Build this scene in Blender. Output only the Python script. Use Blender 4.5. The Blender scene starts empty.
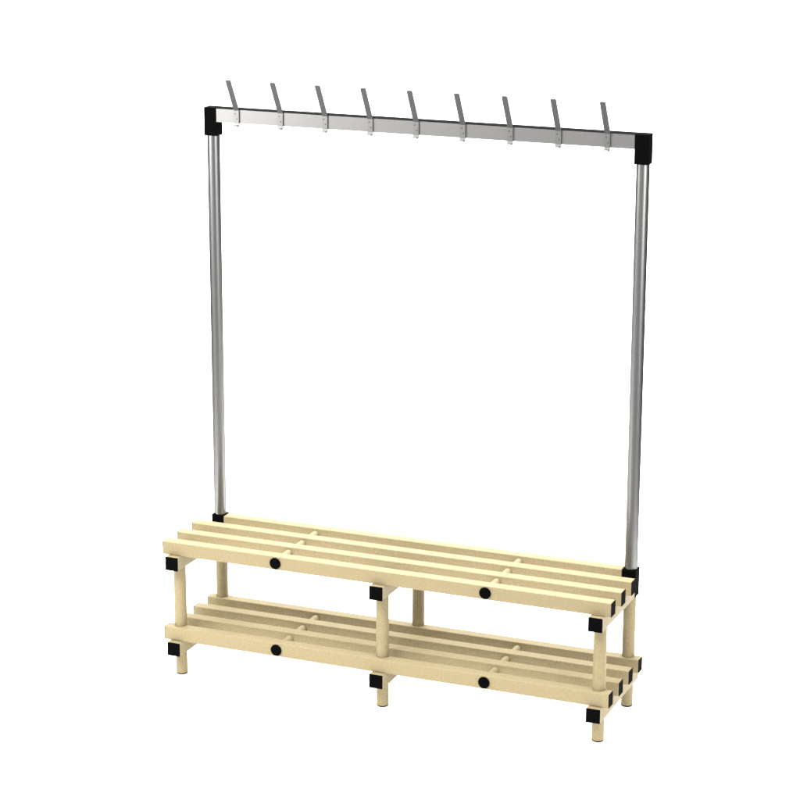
import bpy, bmesh, math
from mathutils import Matrix, Vector
R = math.radians
S = bpy.context.scene
col = S.collection

# ---------------------------------------------------------------- camera
cam = bpy.data.objects.new('camera', bpy.data.cameras.new('camera'))
col.objects.link(cam); S.camera = cam
cam.data.sensor_width = 36; cam.data.lens = 2337.0 / 800 * 36
cam.data.clip_end = 200; cam.data.clip_start = .05
cam.matrix_world = (Matrix.Translation((2.65377, -6.26735, 2.84492)) @ Matrix.Rotation(R(22.40049), 4, 'Z')
                    @ Matrix.Rotation(R(90 - 15.15172), 4, 'X') @ Matrix.Rotation(R(.15124), 4, 'Z'))

# ---------------------------------------------------------------- dim ambient light, lamps, exposure
w = bpy.data.worlds.new('World'); S.world = w; w.use_nodes = True
# ambient light: dim all round, lift added front left for the rail's reflection
nt = w.node_tree; tc = nt.nodes.new('ShaderNodeTexCoord'); dt = nt.nodes.new('ShaderNodeVectorMath'); dt.operation = 'DOT_PRODUCT'
nt.links.new(tc.outputs['Generated'], dt.inputs[0]); dt.inputs[1].default_value = Vector((-.42, -.88, -.20)).normalized()
mr = nt.nodes.new('ShaderNodeMapRange'); mr.interpolation_type = 'SMOOTHSTEP'
mr.inputs['From Min'].default_value = .3; mr.inputs['From Max'].default_value = 1
mr.inputs['To Min'].default_value = .15; mr.inputs['To Max'].default_value = .42
nt.links.new(dt.outputs['Value'], mr.inputs['Value']); nt.links.new(mr.outputs[0], nt.nodes['Background'].inputs[1])
nt.nodes['Background'].inputs[0].default_value = (1, .99, .97, 1)
S.view_settings.view_transform = 'Standard'; S.view_settings.look = 'None'
S.view_settings.exposure = 1.0; S.view_settings.gamma = 1


def area(name, loc, target, sx, sy, power, colour=(1, 1, 1)):
    l = bpy.data.lights.new(name, 'AREA'); l.shape = 'RECTANGLE'; l.size = sx; l.size_y = sy
    l.energy = power; l.color = colour
    o = bpy.data.objects.new(name, l); col.objects.link(o); o.location = loc
    o.rotation_euler = (Vector(target) - Vector(loc)).to_track_quat('-Z', 'Y').to_euler()
    return o


area('added_overhead_fill', (0, 1.2, 4.2), (0, 1.2, 0), 8, 7, 620)  # added fill that lifts the floor to white
area('added_front_key', (-1.0, -3.6, 5.0), (0, .2, .4), 2.4, 1.6, 260, (1, .97, .92))  # added lamp: brightens the fronts, lets the seat shade the shelf
area('side_softbox', (-2.05, -1.5, 1.92), (-.2, .2, 1.5), 1.25, 1.0, 38, (1, .98, .95))
area('front_softbox', (4.3, -1.9, 1.75), (0, .2, 1.5), 2.2, 1.2, 95)
area('added_rear_fill', (-2.5, 6.0, 7.0), (-2.5, 6.2, 0), 10, 3.5, 900)  # added only to light the backdrop behind the bench


# ---------------------------------------------------------------- materials
def mat(name, base, rough, metal=0., spec=.5, var=0., vscale=300., bump=0., tint=None, stretch=None, warm=None):
    m = bpy.data.materials.new(name); m.use_nodes = True
    nt = m.node_tree; b = nt.nodes['Principled BSDF']
    b.inputs['Base Color'].default_value = (*base, 1); b.inputs['Roughness'].default_value = rough
    b.inputs['Metallic'].default_value = metal; b.inputs['Specular IOR Level'].default_value = spec
    if tint: b.inputs['Specular Tint'].default_value = (*tint, 1)
    if var or bump:
        tc = nt.nodes.new('ShaderNodeTexCoord'); mp = nt.nodes.new('ShaderNodeMapping')
        nt.links.new(tc.outputs['Object'], mp.inputs[0])
        if stretch: mp.inputs['Scale'].default_value = stretch
        n = nt.nodes.new('ShaderNodeTexNoise'); n.inputs['Scale'].default_value = vscale
        n.inputs['Detail'].default_value = 3; n.inputs['Roughness'].default_value = .7
        nt.links.new(mp.outputs[0], n.inputs['Vector'])
        r = nt.nodes.new('ShaderNodeMapRange')
        r.inputs['From Min'].default_value = .3; r.inputs['From Max'].default_value = .7
        r.inputs['To Min'].default_value = 1 - var; r.inputs['To Max'].default_value = 1 + var
        nt.links.new(n.outputs['Fac'], r.inputs['Value'])
        x = nt.nodes.new('ShaderNodeVectorMath'); x.operation = 'SCALE'
        x.inputs[0].default_value = base; nt.links.new(r.outputs[0], x.inputs['Scale'])
        nt.links.new(x.outputs[0], b.inputs['Base Color'])
        if warm:
            n2 = nt.nodes.new('ShaderNodeTexNoise'); n2.inputs['Scale'].default_value = vscale * .8
            n2.inputs['Detail'].default_value = 2
            mp2 = nt.nodes.new('ShaderNodeMapping'); mp2.inputs['Location'].default_value = (3, 7, 1)
            nt.links.new(tc.outputs['Object'], mp2.inputs[0]); nt.links.new(mp2.outputs[0], n2.inputs['Vector'])
            r2 = nt.nodes.new('ShaderNodeMapRange'); r2.inputs['From Min'].default_value = .35; r2.inputs['From Max'].default_value = .65
            nt.links.new(n2.outputs['Fac'], r2.inputs['Value'])
            mx = nt.nodes.new('ShaderNodeMix'); mx.data_type = 'RGBA'
            mx.inputs['A'].default_value = (*base, 1); mx.inputs['B'].default_value = (*warm, 1)
            nt.links.new(r2.outputs[0], mx.inputs['Factor']); nt.links.new(mx.outputs['Result'], x.inputs[0])
        if bump:
            bp = nt.nodes.new('ShaderNodeBump'); bp.inputs['Strength'].default_value = bump
            bp.inputs['Distance'].default_value = .001
            nt.links.new(n.outputs['Fac'], bp.inputs['Height']); nt.links.new(bp.outputs[0], b.inputs['Normal'])
    return m


CREAM = mat('cream_profile', (.161, .144, .074), .55, spec=.10, var=.10, vscale=210, bump=.2, warm=(.196, .149, .092))
METAL = mat('satin_aluminium', (.190, .189, .187), .36, metal=1, var=.06, vscale=260, tint=(.15, .15, .15), stretch=(1, 1, .35))
RAILM = mat('satin_rail', (.178, .178, .178), .46, metal=1, var=.06, vscale=300, tint=(.01, .01, .01))
HOOKM = mat('grey_hook_metal', (.165, .165, .165), .46, metal=1, var=.03, vscale=300, tint=(.4, .4, .4))
BLACK = mat('black_plastic', (.0010, .0010, .0010), .85, spec=.015, var=.25, vscale=500, bump=.2)
ARMM = mat('shaded_hook_arm', (.048, .048, .0475), .6, metal=.3, spec=.2, var=.03, vscale=300)  # darker copy of the hook metal, the arm's shade put into its colour
STRIPM = mat('rail_shade_grey', (.008, .008, .008), .95, spec=.0, var=.1, vscale=300)  # shade of the rail's top face as a flat dark colour
DARK = mat('dark_screw', (.05, .05, .05), .5, metal=.6)
PAPER = mat('white_paper', (.96, .96, .96), .9, spec=.1)


# ---------------------------------------------------------------- mesh helpers
def link(name, bm, m, parent=None, smooth=False):
    bmesh.ops.recalc_face_normals(bm, faces=bm.faces[:])
    me = bpy.data.meshes.new(name); bm.to_mesh(me); bm.free(); me.materials.append(m)
    o = bpy.data.objects.new(name, me); col.objects.link(o); o.parent = parent
    if smooth:
        for p in me.polygons: p.use_smooth = True
        me.set_sharp_from_angle(angle=R(35))
    return o


def box(x0, x1, y0, y1, z0, z1, bev=0., seg=2):
    bm = bmesh.new()
    bmesh.ops.create_cube(bm, size=1)
    for v in bm.verts:
        v.co = Vector(((x0 + x1) / 2 + v.co.x * (x1 - x0), (y0 + y1) / 2 + v.co.y * (y1 - y0), (z0 + z1) / 2 + v.co.z * (z1 - z0)))
    if bev:
        bmesh.ops.bevel(bm, geom=bm.edges[:], offset=bev, segments=seg, profile=.6, affect='EDGES')
    return bm


def lathe(profile, origin, axis='Z', n=40):
    """profile: list of (radius, height) along the axis"""
    bm = bmesh.new(); rings = []
    for r, h in profile:
        ring = []
        for k in range(n):
            a = 2 * math.pi * k / n
            p = Vector((r * math.cos(a), r * math.sin(a), h))
            if axis == 'Y': p = Vector((p.x, p.z, p.y))
            ring.append(bm.verts.new(p + Vector(origin)))
        rings.append(ring)
    for a, b in zip(rings, rings[1:]):
        for k in range(n): bm.faces.new((a[k], a[(k + 1) % n], b[(k + 1) % n], b[k]))
    bm.faces.new(rings[0]); bm.faces.new(rings[-1][::-1])
    return bm


def moved(src, parent, dx=0., dy=0., dz=0.):
    """a copy of a part (and its own children) shifted under the same thing"""
    c = src.copy(); col.objects.link(c); c.parent = parent
    c.location = Vector(src.location) + Vector((dx, dy, dz))
    for ch in src.children:
        d = ch.copy(); col.objects.link(d); d.parent = c; d.location = ch.location
    return c


# ---------------------------------------------------------------- setting
def sweep():
    bm = bmesh.new(); prof = [(-.95, 0.), (8.2, 0.)]
    for k in range(1, 17):
        a = math.pi / 2 * k / 16
        prof.append((8.2 + 1.0 * math.sin(a), 1.0 - 1.0 * math.cos(a)))
    prof.append((9.2, 1.75))
    # the paper widens away from the bench and runs along the line of sight
    u, r = Vector((-.381, .925, 0)), Vector((.925, .381, 0)); ra = []; rb = []
    for y, z in prof:
        hw = 2.0 + 2.8 * (y + .95) / 10
        for side, ring in ((-1, ra), (1, rb)): ring.append(bm.verts.new(u * y + r * hw * side + Vector((0, 0, z))))
    for k in range(len(prof) - 1): bm.faces.new((ra[k], rb[k], rb[k + 1], ra[k + 1]))
    return bm


o = link('white_backdrop', sweep(), PAPER, smooth=True); o['kind'] = 'structure'

# ---------------------------------------------------------------- the bench
root = bpy.data.objects.new('cloakroom_bench', None); col.objects.link(root)
root['label'] = 'cream slatted cloakroom bench with shoe shelf below and grey metal coat hook rail above'
root['category'] = 'bench'

SW, SH, PITCH = .0395, .0440, .10175      # slat width, height, spacing
ZS, ZH = .4560, .1661                     # top of the seat, top of the shoe shelf
CT = .0035                                # cap thickness
LY, BY = .0335, .3320                     # front and back leg lines
XB = .7074                                # outer bearers
BW = .0443


ST = .0012                                # slat end caps are thin


def slat(x0, x1, i, zt):
    y = i * PITCH
    s = link('slat', box(x0 + ST, x1 - ST, y, y + SW, zt - SH, zt, .0034, 3), CREAM, root)
    for a, b in ((x0, x0 + ST - .0002), (x1 - ST + .0002, x1)):
        link('end_cap', box(a, b, y, y + SW, zt - SH, zt, .0004, 1), BLACK, s)
    return s


XD = .3509
for zt in (ZS, ZH):
    for i in range(4):
        if zt == ZS and i == 3:
            s = link('slat', box(-.6853, .6853, i * PITCH, i * PITCH + SW, zt - SH, zt, .0034, 3), CREAM, root)
        else:
            s = slat(-.75, .75, i, zt)
        if i == 0:
            for x in (-XD, XD):
                link('button_cap', lathe([(.0178, -.0002), (.0184, -.0012), (.0184, -.0032), (.0172, -.0046), (.012, -.0054), (.004, -.0057)],
                                         (x, 0, zt - SH / 2), 'Y'), BLACK, s, True)
    for i in range(3):
        for x in (-XD, XD):
            link('spacer', lathe([(.0118, i * PITCH + SW - .002), (.0118, (i + 1) * PITCH + .002)], (x, 0, zt - SH / 2 + .002), 'Y'), CREAM, root, True)

for zt, seat in ((ZS - SH, True), (ZH - SH, False)):
    for x in (-XB, 0, XB):
        y1 = .3085 if (seat and x) else .3720
        b = link('bearer', box(x - BW / 2, x + BW / 2, -.0222 + CT, y1 - (0 if seat and x else CT), zt - BW, zt - .0003, .0026, 3), CREAM, root)
        link('end_cap', box(x - BW / 2, x + BW / 2, -.0222, -.0222 + CT - .0002, zt - BW - .0003, zt, .0009, 1), BLACK, b)
        if not (seat and x):
            link('end_cap', box(x - BW / 2, x + BW / 2, y1 - CT + .0002, y1, zt - BW, zt, .0009, 1), BLACK, b)

ZBU = ZS - SH - BW
for x in (-XB, 0, XB):
    for y in (LY, BY):
        l = link('leg', lathe([(.0184, .004), (.0184, ZH - .02), (.0200, ZH - .019), (.0200, ZBU + .003)], (x, y, 0)), CREAM, root, True)
        link('foot_cap', lathe([(.0150, 0), (.0172, .0008), (.0186, .003), (.0186, .0046), (.0183, .0049)], (x, y, 0)), BLACK, l, True)

for s in (-1, 1):
    xc = s * .7086
    link('post_socket', box(xc - .0218, xc + .0218, .3087, .3513, ZBU, ZS + .0008, .0016, 2), BLACK, root)
    link('post', lathe([(.0199, ZS - .01), (.0199, 1.73)], (xc, .3305, 0), n=64), METAL, root, True)
    link('corner_connector', box(xc - .0219, xc + .0219, .3087, .3513, 1.7166, 1.8066, .0016, 2), BLACK, root)

link('hook_rail', box(-.6868, .6868, .3095, .3510, 1.7620, 1.8040), RAILM, root)
link('rail_top_shade', box(-.6866, .6866, .3100, .3508, 1.8042, 1.8062), STRIPM, root)  # added strip, its dark colour stands in for the rail top's dark reflection


# ---------------------------------------------------------------- hooks: a bent flat strip
def strip(path, W, T, r0, r1):
    """flat strip along a y-z path, its ends narrowed by r0 / r1"""
    bm = bmesh.new(); rings = []; L = len(path); st = []
    for k in range(L):
        st.append((Vector(path[k]), W / 2 - (r0 if k == 0 else r1 if k == L - 1 else 0), k))
    for k, r in ((0, r0), (L - 1, r1)):
        if r:
            other = Vector(path[1]) if k == 0 else Vector(path[L - 2]); p = Vector(path[k]); d = (other - p).normalized()
            ins = [(p + d * r * .30, W / 2 - r * .28, k), (p + d * r, W / 2, k)]
            if k == 0: st[1:1] = ins
            else: st[-1:-1] = ins[::-1]
    for p, hw, k in st:
        a = Vector(path[max(k - 1, 0)]); b = Vector(path[min(k + 1, L - 1)])
        t = (b - a).normalized(); nrm = Vector((t.y, -t.x)); ring = []
        for sx, sn in ((-1, -1), (1, -1), (1, 1), (-1, 1)):
            q = p + nrm * (T / 2 * sn); ring.append(bm.verts.new((sx * hw, q.x, q.y)))
        rings.append(ring)
    for a, b in zip(rings, rings[1:]):
        for k in range(4): bm.faces.new((a[k], a[(k + 1) % 4], b[(k + 1) % 4], b[k]))
    bm.faces.new(rings[0]); bm.faces.new(rings[-1][::-1])
    return bm


YP = .3095 - .0023                    # centre line of the plate in front of the rail
plate = strip([(YP - .0130, 1.7546), (YP - .0070, 1.7530), (YP - .0014, 1.7552), (YP, 1.7620), (YP, 1.7960), (YP, 1.8030)], .0180, .0040, .0035, 0)
arm = strip([(YP - .0004, 1.8032), (YP - .003, 1.8085), (.2510, 1.9040)], .0176, .0036, 0, .0035)
h0 = link('coat_hook', plate, HOOKM, root); link('hook_arm', arm, ARMM, h0); h0.location = (-.6147, 0, 0)
yf = YP - .0020
for dx, z in ((-.0030, 1.7925), (.0028, 1.7765)):
    link('screw', lathe([(.0021, -.0008), (.0021, .0008)], (dx, yf, z), 'Y', 16), DARK, h0, True)
for i in range(1, 9):
    moved(h0, root, dx=(.6037 + .6147) * i / 8)
